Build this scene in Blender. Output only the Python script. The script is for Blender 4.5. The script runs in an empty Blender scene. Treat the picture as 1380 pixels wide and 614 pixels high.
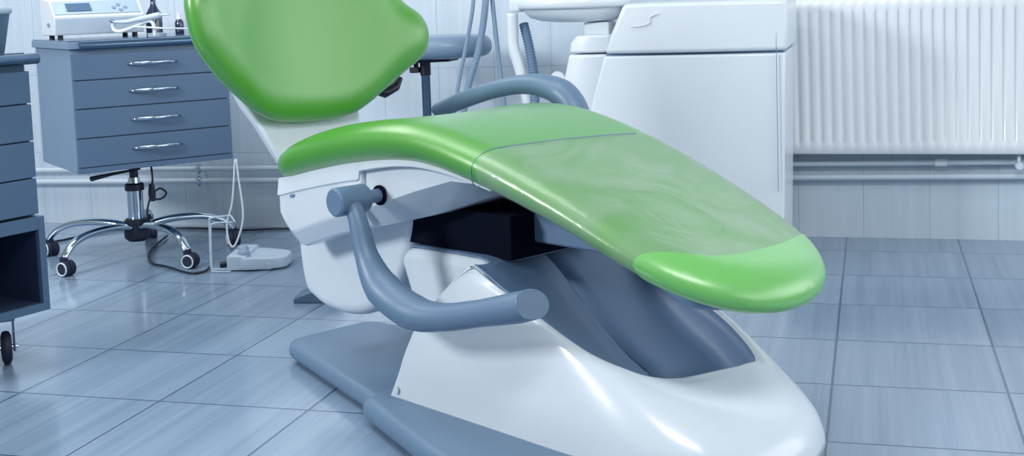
import bpy, bmesh, math, random
from mathutils import Vector, Matrix
random.seed(7)
SC = bpy.context.scene
COL = SC.collection
PI = math.pi

# ------------------------------------------------------------------ colours
def lin(c):
    c = c / 255.0
    return c / 12.92 if c <= 0.04045 else ((c + 0.055) / 1.055) ** 2.4
def rgb(r, g, b):
    return (lin(r), lin(g), lin(b), 1.0)

def mat(name, col, rough=0.4, metal=0.0, coat=0.0, coat_rough=0.1, noise=0.0, noise_scale=30.0, bump=0.0, bump_scale=200.0, spec=0.5):
    m = bpy.data.materials.new(name)
    m.use_nodes = True
    nt = m.node_tree
    b = nt.nodes['Principled BSDF']
    b.inputs['Base Color'].default_value = col
    b.inputs['Roughness'].default_value = rough
    b.inputs['Metallic'].default_value = metal
    b.inputs['Coat Weight'].default_value = coat
    b.inputs['Coat Roughness'].default_value = coat_rough
    b.inputs['Specular IOR Level'].default_value = spec
    tc = nt.nodes.new('ShaderNodeTexCoord')
    if noise > 0:
        n = nt.nodes.new('ShaderNodeTexNoise')
        n.inputs['Scale'].default_value = noise_scale
        n.inputs['Detail'].default_value = 4
        nt.links.new(tc.outputs['Object'], n.inputs['Vector'])
        mr = nt.nodes.new('ShaderNodeMapRange')
        mr.inputs['To Min'].default_value = 1 - noise
        mr.inputs['To Max'].default_value = 1 + noise
        nt.links.new(n.outputs['Fac'], mr.inputs['Value'])
        mx = nt.nodes.new('ShaderNodeVectorMath'); mx.operation = 'SCALE'
        mx.inputs[0].default_value = col[:3]
        nt.links.new(mr.outputs['Result'], mx.inputs['Scale'])
        nt.links.new(mx.outputs['Vector'], b.inputs['Base Color'])
    if bump > 0:
        n2 = nt.nodes.new('ShaderNodeTexNoise')
        n2.inputs['Scale'].default_value = bump_scale
        n2.inputs['Detail'].default_value = 3
        nt.links.new(tc.outputs['Object'], n2.inputs['Vector'])
        bp = nt.nodes.new('ShaderNodeBump')
        bp.inputs['Strength'].default_value = bump
        bp.inputs['Distance'].default_value = 0.002
        nt.links.new(n2.outputs['Fac'], bp.inputs['Height'])
        nt.links.new(bp.outputs['Normal'], b.inputs['Normal'])
    return m

def tile_mat(name, axes, size, phase, base, dark, light, grout, rough, streak_axis, coat=0.0, groutw=0.0022, streak=0.35, spec=0.5):
    """Tiles laid on the two world axes `axes`; fine streaks run along axes[streak_axis]."""
    m = bpy.data.materials.new(name); m.use_nodes = True
    nt = m.node_tree; L = nt.links; N = nt.nodes
    b = N['Principled BSDF']
    tc = N.new('ShaderNodeTexCoord')
    sep = N.new('ShaderNodeSeparateXYZ'); L.new(tc.outputs['Object'], sep.inputs['Vector'])
    outs = [sep.outputs[a] for a in axes]
    def math_(op, a, bb=None, c=None):
        n = N.new('ShaderNodeMath'); n.operation = op
        for i, v in enumerate((a, bb, c)):
            if v is None: continue
            if isinstance(v, (int, float)): n.inputs[i].default_value = v
            else: L.new(v, n.inputs[i])
        return n.outputs[0]
    cells, edges = [], []
    for k in (0, 1):
        t = math_('DIVIDE', math_('SUBTRACT', outs[k], phase[k]), size[k])
        fl = math_('FLOOR', t); fr = math_('SUBTRACT', t, fl)
        cells.append(fl)
        d = math_('MINIMUM', fr, math_('SUBTRACT', 1.0, fr))
        edges.append(math_('MULTIPLY', d, size[k]))
    ed = math_('MINIMUM', edges[0], edges[1])
    g = N.new('ShaderNodeMapRange'); g.interpolation_type = 'SMOOTHSTEP'
    g.inputs['From Min'].default_value = groutw * 0.6; g.inputs['From Max'].default_value = groutw * 1.5
    L.new(ed, g.inputs['Value'])
    # streaks
    cell = math_('ADD', math_('MULTIPLY', cells[0], 17.31), math_('MULTIPLY', cells[1], 5.77))
    cv = N.new('ShaderNodeCombineXYZ')
    ac = 1 - streak_axis
    L.new(math_('ADD', outs[ac], cell), cv.inputs[0])
    L.new(math_('MULTIPLY', outs[streak_axis], 0.02), cv.inputs[1])
    L.new(cell, cv.inputs[2])
    n1 = N.new('ShaderNodeTexNoise'); n1.inputs['Scale'].default_value = 34; n1.inputs['Detail'].default_value = 3; n1.inputs['Roughness'].default_value = 0.6
    L.new(cv.outputs[0], n1.inputs['Vector'])
    n2 = N.new('ShaderNodeTexNoise'); n2.inputs['Scale'].default_value = 9; n2.inputs['Detail'].default_value = 2
    L.new(cv.outputs[0], n2.inputs['Vector'])
    s = math_('ADD', math_('MULTIPLY', n1.outputs['Fac'], 0.6), math_('MULTIPLY', n2.outputs['Fac'], 0.4))
    wn = N.new('ShaderNodeTexWhiteNoise'); wn.noise_dimensions = '1D'; L.new(cell, wn.inputs['W'])
    s = math_('ADD', s, math_('MULTIPLY', math_('SUBTRACT', wn.outputs['Value'], 0.5), 0.06))
    cr = N.new('ShaderNodeValToRGB')
    cr.color_ramp.elements[0].position = 0.5 - streak; cr.color_ramp.elements[0].color = dark
    cr.color_ramp.elements[1].position = 0.5 + streak; cr.color_ramp.elements[1].color = light
    e = cr.color_ramp.elements.new(0.5); e.color = base
    L.new(s, cr.inputs['Fac'])
    mix = N.new('ShaderNodeMix'); mix.data_type = 'RGBA'
    L.new(g.outputs['Result'], mix.inputs[0])
    mix.inputs[6].default_value = grout
    L.new(cr.outputs['Color'], mix.inputs[7])
    L.new(mix.outputs[2], b.inputs['Base Color'])
    b.inputs['Roughness'].default_value = rough
    b.inputs['Coat Weight'].default_value = coat
    b.inputs['Coat Roughness'].default_value = 0.12
    b.inputs['Specular IOR Level'].default_value = spec
    bp = N.new('ShaderNodeBump'); bp.inputs['Strength'].default_value = 0.4; bp.inputs['Distance'].default_value = 0.001
    L.new(g.outputs['Result'], bp.inputs['Height']); L.new(bp.outputs['Normal'], b.inputs['Normal'])
    return m

M = {}
M['green'] = mat('green_vinyl', rgb(70, 150, 44), 0.38, coat=1.0, coat_rough=0.34, bump=0.1, bump_scale=900, spec=0.6)
M['green_pocket'] = mat('green_vinyl_pocket', rgb(102, 180, 92), 0.36, coat=1.0, coat_rough=0.3, bump=0.08, bump_scale=900)  # pocket's lighter green, paled further in place of a missing overhead reflection
M['white'] = mat('white_moulded_plastic', rgb(204, 216, 227), 0.28, coat=0.3, coat_rough=0.12, noise=0.02)
M['white_unit'] = mat('white_unit_plastic', rgb(212, 222, 230), 0.34, coat=0.2, noise=0.02, noise_scale=6)
M['trough'] = mat('grey_blue_plastic', rgb(104, 132, 166), 0.5, noise=0.04)
M['plate'] = mat('grey_base_plastic', rgb(93, 121, 148), 0.42, noise=0.03, bump=0.1, bump_scale=400)
M['arm'] = mat('grey_armrest_plastic', rgb(92, 119, 147), 0.42, noise=0.03, bump=0.08, bump_scale=500)
M['mech'] = mat('dark_mechanism_shade', rgb(9, 15, 32), 0.9, noise=0.1, spec=0.08)  # shade below the seat is put into this near-black
M['black'] = mat('black_plastic', rgb(12, 22, 44), 0.42, noise=0.06)
M['rubber'] = mat('dark_rubber', rgb(16, 29, 54), 0.6, noise=0.05)
M['chrome'] = mat('chrome', rgb(189, 205, 219), 0.12, metal=1.0, noise=0.02)
M['steel'] = mat('brushed_steel', rgb(100, 127, 155), 0.22, metal=0.9, noise=0.05)
M['cabinet'] = mat('blue_grey_cabinet_board_shaded', rgb(78, 106, 135), 0.45, noise=0.015)  # same board as the sides; shade on the fronts is in the colour
M['cabinet_lit'] = mat('blue_grey_cabinet_board_lit', rgb(112, 139, 165), 0.45, noise=0.015)  # same board as the drawer fronts, lightened as the lit side
M['top_dark'] = mat('dark_glossy_worktop', rgb(61, 86, 116), 0.18, coat=0.4, noise=0.04)
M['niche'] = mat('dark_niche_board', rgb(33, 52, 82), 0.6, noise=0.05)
M['radiator'] = mat('radiator_enamel', rgb(222, 230, 237), 0.35, coat=0.2, noise=0.01)
M['pipe'] = mat('painted_pipe', rgb(196, 211, 223), 0.4, noise=0.03)
M['device'] = mat('device_white_plastic', rgb(215, 224, 232), 0.4, noise=0.01)
M['panel'] = mat('device_grey_panel', rgb(159, 180, 200), 0.4, noise=0.01)
M['panel_low'] = mat('device_pale_grey_panel', rgb(183, 200, 216), 0.4, noise=0.01)
M['screen'] = mat('lcd_screen', rgb(80, 108, 137), 0.15, noise=0.02)
M['hose'] = mat('grey_hose_rubber', rgb(118, 144, 169), 0.5, noise=0.06)
M['hose_dark'] = mat('dark_corrugated_hose', rgb(87, 115, 143), 0.5, noise=0.06)
M['stool'] = mat('grey_stool_vinyl', rgb(116, 142, 167), 0.4, coat=0.2, bump=0.1, bump_scale=600)
M['stool_col'] = mat('stool_steel', rgb(73, 100, 129), 0.3, metal=0.7, noise=0.05)
M['bottle'] = mat('dark_bottle_glass', rgb(27, 44, 72), 0.12, coat=0.6, noise=0.05)
M['pedal'] = mat('pale_grey_pedal_plastic', rgb(174, 193, 210), 0.42, noise=0.02)
M['knob'] = mat('grey_knob_plastic', rgb(136, 160, 183), 0.4, noise=0.02)
M['cable_white'] = mat('white_cable', rgb(204, 216, 227), 0.45, noise=0.02)
M['mark'] = mat('grey_printed_mark', rgb(122, 148, 172), 0.5, noise=0.05)

def film_mat():
    m = bpy.data.materials.new('clear_plastic_film'); m.use_nodes = True
    nt = m.node_tree; N = nt.nodes; L = nt.links
    out = N['Material Output']; b = N['Principled BSDF']
    b.inputs['Base Color'].default_value = (0.50, 0.60, 0.56, 1)
    b.inputs['Roughness'].default_value = 0.09
    b.inputs['Specular IOR Level'].default_value = 0.7
    tr = N.new('ShaderNodeBsdfTransparent'); tr.inputs['Color'].default_value = (0.96, 0.97, 0.95, 1)
    tc = N.new('ShaderNodeTexCoord')
    n = N.new('ShaderNodeTexNoise'); n.inputs['Scale'].default_value = 5; n.inputs['Detail'].default_value = 4; n.inputs['Distortion'].default_value = 1.6
    L.new(tc.outputs['Object'], n.inputs['Vector'])
    bp = N.new('ShaderNodeBump'); bp.inputs['Strength'].default_value = 0.5; bp.inputs['Distance'].default_value = 0.012
    L.new(n.outputs['Fac'], bp.inputs['Height']); L.new(bp.outputs['Normal'], b.inputs['Normal'])
    mr = N.new('ShaderNodeMapRange'); mr.inputs['From Min'].default_value = 0.35; mr.inputs['From Max'].default_value = 0.65
    mr.inputs['To Min'].default_value = 0.16; mr.inputs['To Max'].default_value = 0.34
    L.new(n.outputs['Fac'], mr.inputs['Value'])
    mx = N.new('ShaderNodeMixShader')
    L.new(mr.outputs['Result'], mx.inputs['Fac'])
    L.new(tr.outputs[0], mx.inputs[1]); L.new(b.outputs[0], mx.inputs[2])
    L.new(mx.outputs[0], out.inputs['Surface'])
    return m
M['film'] = film_mat()

# ------------------------------------------------------------------ mesh helpers
def obj(name, data, m, parent=None, smooth=True, angle=40, bevel=0.0, bseg=2, subsurf=0, solid=0.0):
    """data = bmesh or (verts, faces): links ONE mesh object."""
    me = bpy.data.meshes.new(name)
    if isinstance(data, bmesh.types.BMesh):
        bm = data
    else:
        bm = bmesh.new()
        vs = [bm.verts.new(v) for v in data[0]]
        for f in data[1]:
            try: bm.faces.new([vs[i] for i in f])
            except ValueError: pass
    bmesh.ops.remove_doubles(bm, verts=bm.verts, dist=1e-6)
    bmesh.ops.dissolve_degenerate(bm, edges=bm.edges, dist=1e-7)
    bmesh.ops.recalc_face_normals(bm, faces=bm.faces)
    bm.to_mesh(me); bm.free()
    me.materials.append(m)
    o = bpy.data.objects.new(name, me)
    COL.objects.link(o)
    if parent: o.parent = parent
    if solid:
        s = o.modifiers.new('solid', 'SOLIDIFY'); s.thickness = solid; s.offset = -1
    if bevel:
        bv = o.modifiers.new('bevel', 'BEVEL'); bv.width = bevel; bv.segments = bseg; bv.limit_method = 'ANGLE'; bv.angle_limit = math.radians(35)
    if subsurf:
        ss = o.modifiers.new('sub', 'SUBSURF'); ss.levels = subsurf; ss.render_levels = subsurf
    if smooth:
        for p in me.polygons: p.use_smooth = True
        if angle < 180:
            me.set_sharp_from_angle(angle=math.radians(angle))
    return o

def thing(name, label, cat, loc=(0, 0, 0), rz=0.0, group=None):
    o = bpy.data.objects.new(name, None); COL.objects.link(o)
    o.location = loc; o.rotation_euler = (0, 0, rz)
    o.empty_display_size = 0.1
    o['label'] = label; o['category'] = cat
    if group: o['group'] = group
    return o
def tag(o, label, cat, group=None):
    o['label'] = label; o['category'] = cat
    if group: o['group'] = group
    return o
def struct(o):
    o['kind'] = 'structure'; return o

def dup(root, loc, rz, label=None):
    r = root.copy(); COL.objects.link(r); r.location = loc; r.rotation_euler = (0, 0, rz)
    if label: r['label'] = label
    for ch in list(root.children):
        c = ch.copy(); COL.objects.link(c); c.parent = r
        for g in ch.children:
            d = g.copy(); COL.objects.link(d); d.parent = c
    return r

def box(x0, x1, y0, y1, z0, z1):
    v = [(x, y, z) for x in (x0, x1) for y in (y0, y1) for z in (z0, z1)]
    f = [(0, 1, 3, 2), (4, 6, 7, 5), (0, 4, 5, 1), (2, 3, 7, 6), (0, 2, 6, 4), (1, 5, 7, 3)]
    return v, f
def merge(*parts):
    V, F = [], []
    for v, f in parts:
        o = len(V); V += list(v); F += [tuple(i + o for i in q) for q in f]
    return V, F
def xf(data, mtx):
    return [tuple(mtx @ Vector(v)) for v in data[0]], data[1]

def loft(rings, caps=True, closed=True):
    n = len(rings[0]); V = [tuple(p) for r in rings for p in r]; F = []
    for i in range(len(rings) - 1):
        for j in range(n if closed else n - 1):
            k = (j + 1) % n
            F.append((i * n + j, i * n + k, (i + 1) * n + k, (i + 1) * n + j))
    if caps:
        F.append(tuple(range(n))); F.append(tuple((len(rings) - 1) * n + j for j in range(n)))
    return V, F

def spline(pts, n=8, closed=False):
    """Catmull-Rom through pts (tuples of any length)."""
    P = [Vector(p) for p in pts]; out = []
    m = len(P)
    segs = m if closed else m - 1
    for i in range(segs):
        if closed: a, b, c, d = P[(i - 1) % m], P[i], P[(i + 1) % m], P[(i + 2) % m]
        else:
            b, c = P[i], P[i + 1]
            a = P[i - 1] if i > 0 else b * 2 - c
            d = P[i + 2] if i + 2 < m else c * 2 - b
        for k in range(n):
            t = k / n
            out.append(0.5 * ((2 * b) + (c - a) * t + (2 * a - 5 * b + 4 * c - d) * t * t + (3 * b - a - 3 * c + d) * t ** 3))
    if not closed: out.append(P[-1].copy())
    return out

def tube(path, r, n=12, caps=True, flat=None, up=(0, 0, 1)):
    """Tube along path; r a number or a list per point; flat=(a,b) scales the section along side/up."""
    P = [Vector(p) for p in path]; rings = []
    prev = None
    for i, p in enumerate(P):
        t = (P[min(i + 1, len(P) - 1)] - P[max(i - 1, 0)]).normalized()
        if prev is None:
            u = Vector(up)
            if abs(u.dot(t)) > 0.95: u = Vector((1, 0, 0))
            s = t.cross(u).normalized()
        else:
            s = (prev - t * prev.dot(t)).normalized()
        prev = s
        u = s.cross(t).normalized()
        rr = r[i] if isinstance(r, (list, tuple)) else r
        a, b = flat if flat else (1, 1)
        rings.append([p + s * (rr * a * math.cos(2 * PI * k / n)) + u * (rr * b * math.sin(2 * PI * k / n)) for k in range(n)])
    return loft(rings, caps)

def lathe(prof, n=32, c=(0, 0, 0), axis='Z'):
    rings = []
    for r, z in prof:
        ring = []
        for k in range(n):
            a = 2 * PI * k / n
            x, y = r * math.cos(a), r * math.sin(a)
            if axis == 'Z': q = (x, y, z)
            elif axis == 'Y': q = (x, z, y)
            else: q = (z, x, y)
            ring.append((q[0] + c[0], q[1] + c[1], q[2] + c[2]))
        rings.append(ring)
    return loft(rings, True)

def interp(x, xs, ys):
    if x <= xs[0]: return ys[0] + (ys[1] - ys[0]) / (xs[1] - xs[0]) * (x - xs[0])
    for i in range(len(xs) - 1):
        if x <= xs[i + 1]:
            t = (x - xs[i]) / (xs[i + 1] - xs[i]); return ys[i] + (ys[i + 1] - ys[i]) * t
    return ys[-1] + (ys[-1] - ys[-2]) / (xs[-1] - xs[-2]) * (x - xs[-1])
def smooth_curve(pts):
    """monotone-ish smooth interpolation through (x, y)."""
    xs = [p[0] for p in pts]; ys = [p[1] for p in pts]
    d = [(ys[i + 1] - ys[i]) / (xs[i + 1] - xs[i]) for i in range(len(xs) - 1)]
    t = [d[0]] + [(d[i] + d[i - 1]) / 2 for i in range(1, len(d))] + [d[-1]]
    def f(x):
        if x <= xs[0]: return ys[0] + t[0] * (x - xs[0])
        if x >= xs[-1]: return ys[-1] + t[-1] * (x - xs[-1])
        for i in range(len(xs) - 1):
            if x <= xs[i + 1]:
                h = xs[i + 1] - xs[i]; s = (x - xs[i]) / h
                return (ys[i] * (1 + 2 * s) * (1 - s) ** 2 + t[i] * h * s * (1 - s) ** 2 + ys[i + 1] * s * s * (3 - 2 * s) + t[i + 1] * h * s * s * (s - 1))
    return f

def resample(P, n):
    P = [Vector(p) for p in P]; L = [0.0]
    for i in range(len(P)): L.append(L[-1] + (P[(i + 1) % len(P)] - P[i]).length)
    tot = L[-1]; out = []; j = 0
    for k in range(n):
        d = tot * k / n
        while L[j + 1] < d: j += 1
        t = (d - L[j]) / max(1e-9, L[j + 1] - L[j])
        out.append(P[j].lerp(P[(j + 1) % len(P)], t))
    return out

def pillow(outline, thick, medial, place, grow=0.0, nphi=10, fills=(0.2, 0.4, 0.6, 0.8, 1.0), rmax=None, back=True, zgrow=0.0, cap=True, rtop=None):
    """A cushion: outline 2D points (ccw or cw); thick(p) local thickness; medial(p) where the point collapses to;
    place(p2d, h) -> 3D with h in 0..thickness.  grow swells it outward."""
    n = len(outline)
    area = sum(outline[i].x * outline[(i + 1) % n].y - outline[(i + 1) % n].x * outline[i].y for i in range(n))
    sg = 1 if area > 0 else -1
    nor = []
    for i in range(n):
        t = (outline[(i + 1) % n] - outline[i - 1]).normalized()
        nor.append(Vector((t.y, -t.x)) * sg)
    sm = []
    for i in range(n):
        q = Vector((0, 0))
        for k in range(-9, 10): q += nor[(i + k) % n] * (10 - abs(k))
        sm.append(q.normalized() if q.length > 1e-6 else nor[i])
    rings = []
    def ring_phi(phi):
        ring = []
        for i in range(n):
            T = thick(outline[i]); r = T / 2 if rmax is None else min(rmax, T / 2)
            d = (rtop if rtop and phi > 0 else r) * (1 - math.cos(phi))
            hh = (T / 2 - r) * (1 if phi > 0 else -1) if r < T / 2 else 0
            p = outline[i] - (sm[i] * d - nor[i] * grow if rtop and phi > 0 else nor[i] * (d - grow))
            h = T / 2 + hh + r * math.sin(phi) + (zgrow * math.sin(phi))
            ring.append((p, h))
        return ring
    phis = [-PI / 2 + PI * k / nphi for k in range(nphi + 1)]
    R = [ring_phi(f) for f in phis]
    def fill(ring, top):
        out = []
        for f in fills:
            out.append([(p.lerp(medial(p), f), h) for p, h in ring])
        return out
    seq = (list(reversed(fill(R[0], False))) if back else []) + R + fill(R[-1], True)
    rings = [[place(p, h) for p, h in ring] for ring in seq]
    return loft(rings, cap)

# ------------------------------------------------------------------ camera and the room shell
CAMH = 1.0
F_PX, CY = 1718.6, 154.0
PITCH, YAW, ROLL = 0.0952, 0.2776, -0.0349
cam = bpy.data.cameras.new('camera'); camo = bpy.data.objects.new('camera', cam); COL.objects.link(camo)
cam.sensor_fit = 'HORIZONTAL'; cam.sensor_width = 36.0
cam.lens = F_PX / 1380 * 36.0
cam.shift_x = 0.0
cam.shift_y = -(307.0 - CY) / 1380.0
cam.clip_start = 0.05
camo.matrix_world = (Matrix.Translation((0, 0, CAMH)) @ Matrix.Rotation(YAW, 4, 'Z') @ Matrix.Rotation(PI / 2 - PITCH, 4, 'X') @ Matrix.Rotation(ROLL, 4, 'Z'))
SC.camera = camo

WALL_Y = 5.095
floor_m = tile_mat('floor_tiles', (0, 1), (0.4112, 0.4112), (-2.9832, 4.4281), rgb(124, 148, 172), rgb(99, 126, 152), rgb(143, 165, 187), rgb(58, 82, 112), 0.26, 1, coat=0.45, groutw=0.003, streak=0.28)
wall_m = tile_mat('wall_tiles', (0, 2), (0.2467, 0.361), (-0.041, 0.332), rgb(190, 206, 220), rgb(172, 191, 207), rgb(206, 219, 230), rgb(158, 178, 197), 0.3, 1, coat=0.15, groutw=0.0014, streak=0.42)
fl = obj('floor', box(-7.0, 6.0, -1.5, WALL_Y, -0.06, 0.0), floor_m, smooth=False); struct(fl)
wl = obj('wall_back', box(-7.0, 6.0, WALL_Y, WALL_Y + 0.1, -0.06, 2.7), wall_m, smooth=False); struct(wl)

# ------------------------------------------------------------------ radiator and heating pipes on the wall
def make_radiator():
    x0, x1 = -0.62, 0.95; yb, yf = 4.99, 4.955
    z0, z1 = 0.345, 0.945
    t = thing('radiator', 'white ribbed panel radiator hanging on the tiled wall beside the white dental unit', 'radiator', ((x0 + x1) / 2, 5.0, z0))
    cx = (x0 + x1) / 2; cy = 5.0; cz = z0
    pitch = 0.0407; V = []; F = []
    xs = []; ph = []
    x = x0
    k = 0
    prof = [(0.0, 0), (0.16, 0), (0.24, 1), (0.30, 1), (0.38, 1), (0.46, 0), (0.74, 0)]   # groove between ribs
    while x < x1 - 1e-6:
        for q, g in ((0.0, 0), (0.30, 0), (0.42, 1), (0.58, 1), (0.70, 0)):
            xx = x + q * pitch
            if xx < x1: xs.append(xx); ph.append(g)
        x += pitch
    xs.append(x1); ph.append(0)
    zs = [(z0, 0, 0.006), (z0 + 0.004, 0, 0), (0.386, 0, 0), (0.400, 1, 0), (0.880, 1, 0), (0.893, 0, 0), (z1 - 0.006, 0, 0), (z1, 0, 0.006)]
    for z, g, off in zs:
        for xx, h in zip(xs, ph):
            V.append((xx - cx, yf + off + 0.009 * g * h - cy, z - cz))
    n = len(xs)
    for i in range(len(zs) - 1):
        for j in range(n - 1):
            F.append((i * n + j, i * n + j + 1, (i + 1) * n + j + 1, (i + 1) * n + j))
    obj('front_panel', (V, F), M['radiator'], t, angle=60, solid=0.002)
    obj('rear_panel', box(x0 - cx, x1 - cx, 5.03 - cy, 5.036 - cy, 0, z1 - z0), M['radiator'], t, bevel=0.002)
    obj('side_cover', box(x0 - cx - 0.002, x0 - cx, yf - cy, 5.036 - cy, 0.012, z1 - z0), M['radiator'], t, bevel=0.0008)
    obj('side_cover', box(x1 - cx, x1 - cx + 0.002, yf - cy, 5.036 - cy, 0.012, z1 - z0), M['radiator'], t, bevel=0.0008)
    gr = [box(x0 - cx, x1 - cx, yf - cy + 0.002, yf - cy + 0.01, z1 - cz, z1 - cz + 0.004), box(x0 - cx, x1 - cx, 5.026 - cy, 5.034 - cy, z1 - cz, z1 - cz + 0.004)]
    xx = x0 - cx
    while xx < x1 - cx - 0.01:
        gr.append(box(xx, xx + 0.006, yf - cy + 0.002, 5.034 - cy, z1 - cz, z1 - cz + 0.004)); xx += 0.02
    obj('top_grille', merge(*gr), M['radiator'], t, smooth=False)
    # hanging brackets reach the wall
    for bx in (-0.5, 0.5):
        obj('bracket', box(bx - 0.02, bx + 0.02, 5.036 - cy, WALL_Y - cy - 0.0005, 0.1, 0.5), M['radiator'], t, bevel=0.002)
    # valve at the lower right
    va = obj('valve', lathe([(0.0, -0.02), (0.012, -0.02), (0.016, -0.014), (0.016, 0.014), (0.011, 0.02), (0.0, 0.02)], 20, (0.515 - cx, 4.985 - cy, 0.3 - cz), 'Y'), M['pipe'], t)
    obj('valve_stem', tube([(0.515 - cx, 4.99 - cy, 0.3 - cz), (0.515 - cx, 5.0 - cy, 0.36 - cz)], 0.007), M['pipe'], t)
make_radiator()

def pipe_line(name, label, za, zb, r, coupler=None):
    xa, xb = -4.5, 1.6
    f = lambda x: za + (zb - za) * (x + 3.0) / 3.5
    t = thing(name, label, 'pipe', (0, WALL_Y - 0.045, f(0)))
    xe = xb + r * 4 - (0.12 if coupler is None else 0)
    obj('pipe_run', tube([(x, 0, f(x) - f(0)) for x in (xa, -3, -1, 0.5, xe - 0.03)] + [(xe - 0.008, 0, f(xe) - f(0) - 0.008), (xe, 0, f(xe) - f(0) - 0.03), (xe, 0, -f(0))], r, 16), M['pipe'], t)
    for cx in (-2.90, 1.3):
        z = f(cx) - f(0)
        ring = tube([(cx - 0.009, 0, z), (cx + 0.009, 0, z)], r + 0.004, 18)
        stem = box(cx - 0.006, cx + 0.006, r, 0.0445, z - 0.006, z + 0.006)
        nub = tube([(cx, -0.004, z - r - 0.011), (cx, -0.004, z + r + 0.011)], 0.006, 10)
        obj('pipe_clip', merge(ring, stem, nub), M['chrome'], t, angle=30)
    if coupler is not None:
        z = f(coupler) - f(0)
        obj('coupling', tube([(coupler - 0.022, 0, z), (coupler + 0.022, 0, z)], r + 0.004, 18), M['radiator'], t, angle=30)
pipe_line('heating_pipe', 'upper of the two painted heating pipes running along the tiled wall', 0.264, 0.306, 0.0115, 0.244)
pipe_line('heating_pipe', 'lower of the two painted heating pipes running along the tiled wall', 0.210, 0.252, 0.0125)

# ------------------------------------------------------------------ the dental chair
CH = math.radians(-31)
CX, CYY = -0.83, 2.89
chair = thing('dental_chair', 'bright green dental treatment chair with white moulded base and grey armrests', 'dental chair', (CX, CYY, 0), CH)

zbot = smooth_curve([(-0.66, 0.520), (-0.60, 0.538), (-0.44, 0.574), (-0.28, 0.603), (-0.12, 0.622), (-0.02, 0.622), (0.16, 0.592), (0.395, 0.526), (0.583, 0.452), (0.80, 0.366)])
thk = smooth_curve([(-0.66, 0.075), (-0.45, 0.098), (-0.06, 0.094), (0.15, 0.084), (0.4, 0.068), (0.6, 0.064), (0.8, 0.066)])
def halfw(x):
    w = 0.282 if x < 0.1 else 0.282 - 0.03 * min(1, ((x - 0.1) / 0.5)) ** 1.3
    if x > 0.50: w *= max(0.0, 1 - ((x - 0.50) / 0.305) ** 2.5) ** (1 / 2.2)
    if x < -0.52: w *= max(0.0, 1 - ((-0.52 - x) / 0.115) ** 2.6) ** (1 / 2.6) * 0.35 + 0.65 if x > -0.6349 else 0.0
    return w
def seat_outline(n=150):
    xs = [-0.635 + 0.115 * (1 - math.cos(PI / 2 * k / 10)) for k in range(11)] + [-0.50 + 0.04 * k for k in range(25)] + [0.50 + 0.305 * math.sin(PI / 2 * k / 24) for k in range(25)]
    up = [Vector((x, halfw(x))) for x in xs]
    up[-1] = Vector((0.805, 0))
    dn = [Vector((p.x, -p.y)) for p in reversed(up[:-1])]
    return resample(up + dn, n)
SO = seat_outline()
SRT = 0.066
def seat_thick(p): return thk(p.x)
def seat_medial(p): return Vector((max(-0.42, min(0.62, p.x)), 0.0))
def seat_place(p, h):
    T = thk(p.x)
    z = zbot(p.x) + h
    if h > T * 0.5:
        c = max(0.0, 1 - (p.y / 0.25) ** 2)
        dish = interp(p.x, [-0.6, -0.3, 0.0, 0.2, 0.5, 0.8], [-0.004, -0.010, 0.002, 0.006, 0.006, 0.004])
        z += c * dish * (h / T - 0.5) * 2
    return Vector((p.x, p.y, z))
obj('seat_cushion', pillow(SO, seat_thick, seat_medial, seat_place, fills=[k / 12 for k in range(1, 13)], nphi=18, cap=False, rtop=SRT), M['green'], chair, angle=180)

# plastic film and foot pocket follow the same surface a hair above it
UEDGE = spline([(0.47, -0.41), (0.603, -0.244), (0.632, -0.207), (0.664, -0.166), (0.693, -0.112), (0.708, -0.03), (0.706, 0.101), (0.684, 0.19), (0.654, 0.242), (0.57, 0.36)], 4)
def hull(pts):
    pts = sorted(set((round(p[0], 5), round(p[1], 5)) for p in pts))
    def half(seq):
        h = []
        for p in seq:
            while len(h) > 1 and (h[-1][0] - h[-2][0]) * (p[1] - h[-2][1]) - (h[-1][1] - h[-2][1]) * (p[0] - h[-2][0]) <= 0: h.pop()
            h.append(p)
        return h
    a, b = half(pts), half(list(reversed(pts)))
    return a[:-1] + b[:-1]
UPOLY = hull([(0.186, -0.41), (0.225, 0.41), (0.5, 0.41)] + [(p.x, p.y) for p in UEDGE])
def clip_poly(data, poly, inside):
    bm = bmesh.new()
    vs = [bm.verts.new(v) for v in data[0]]
    for f in data[1]:
        try: bm.faces.new([vs[i] for i in f])
        except ValueError: pass
    bmesh.ops.remove_doubles(bm, verts=bm.verts, dist=1e-6)
    n = len(poly)
    for i in range(n):
        a, b = poly[i], poly[(i + 1) % n]
        nrm = Vector((b[1] - a[1], -(b[0] - a[0]), 0))
        if nrm.length < 1e-9: continue
        bmesh.ops.bisect_plane(bm, geom=bm.verts[:] + bm.edges[:] + bm.faces[:], plane_co=Vector((a[0], a[1], 0)), plane_no=nrm.normalized(), clear_outer=inside, dist=1e-7)
    if not inside:
        kill = []
        for f in bm.faces:
            c = f.calc_center_median()
            ins = all((poly[(i + 1) % n][1] - poly[i][1]) * (c.x - poly[i][0]) - (poly[(i + 1) % n][0] - poly[i][0]) * (c.y - poly[i][1]) <= 1e-7 for i in range(n))
            if ins or c.x < 0.57: kill.append(f)
        bmesh.ops.delete(bm, geom=kill, context='FACES')
    return bm
fine = [k / 16 for k in range(1, 17)]
fd = pillow(SO, seat_thick, seat_medial, seat_place, grow=0.0016, zgrow=0.0016, fills=fine, nphi=18, back=False, cap=False, rtop=SRT)
bmf = clip_poly(fd, UPOLY, True)
obj('clear_foot_cover', bmf, M['film'], chair, angle=180)['label'] = 'clear plastic protective film over the leg rest'
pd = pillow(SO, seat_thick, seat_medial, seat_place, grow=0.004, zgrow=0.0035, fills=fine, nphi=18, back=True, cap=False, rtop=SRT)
bmp = clip_poly(pd, UPOLY, False)
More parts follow.
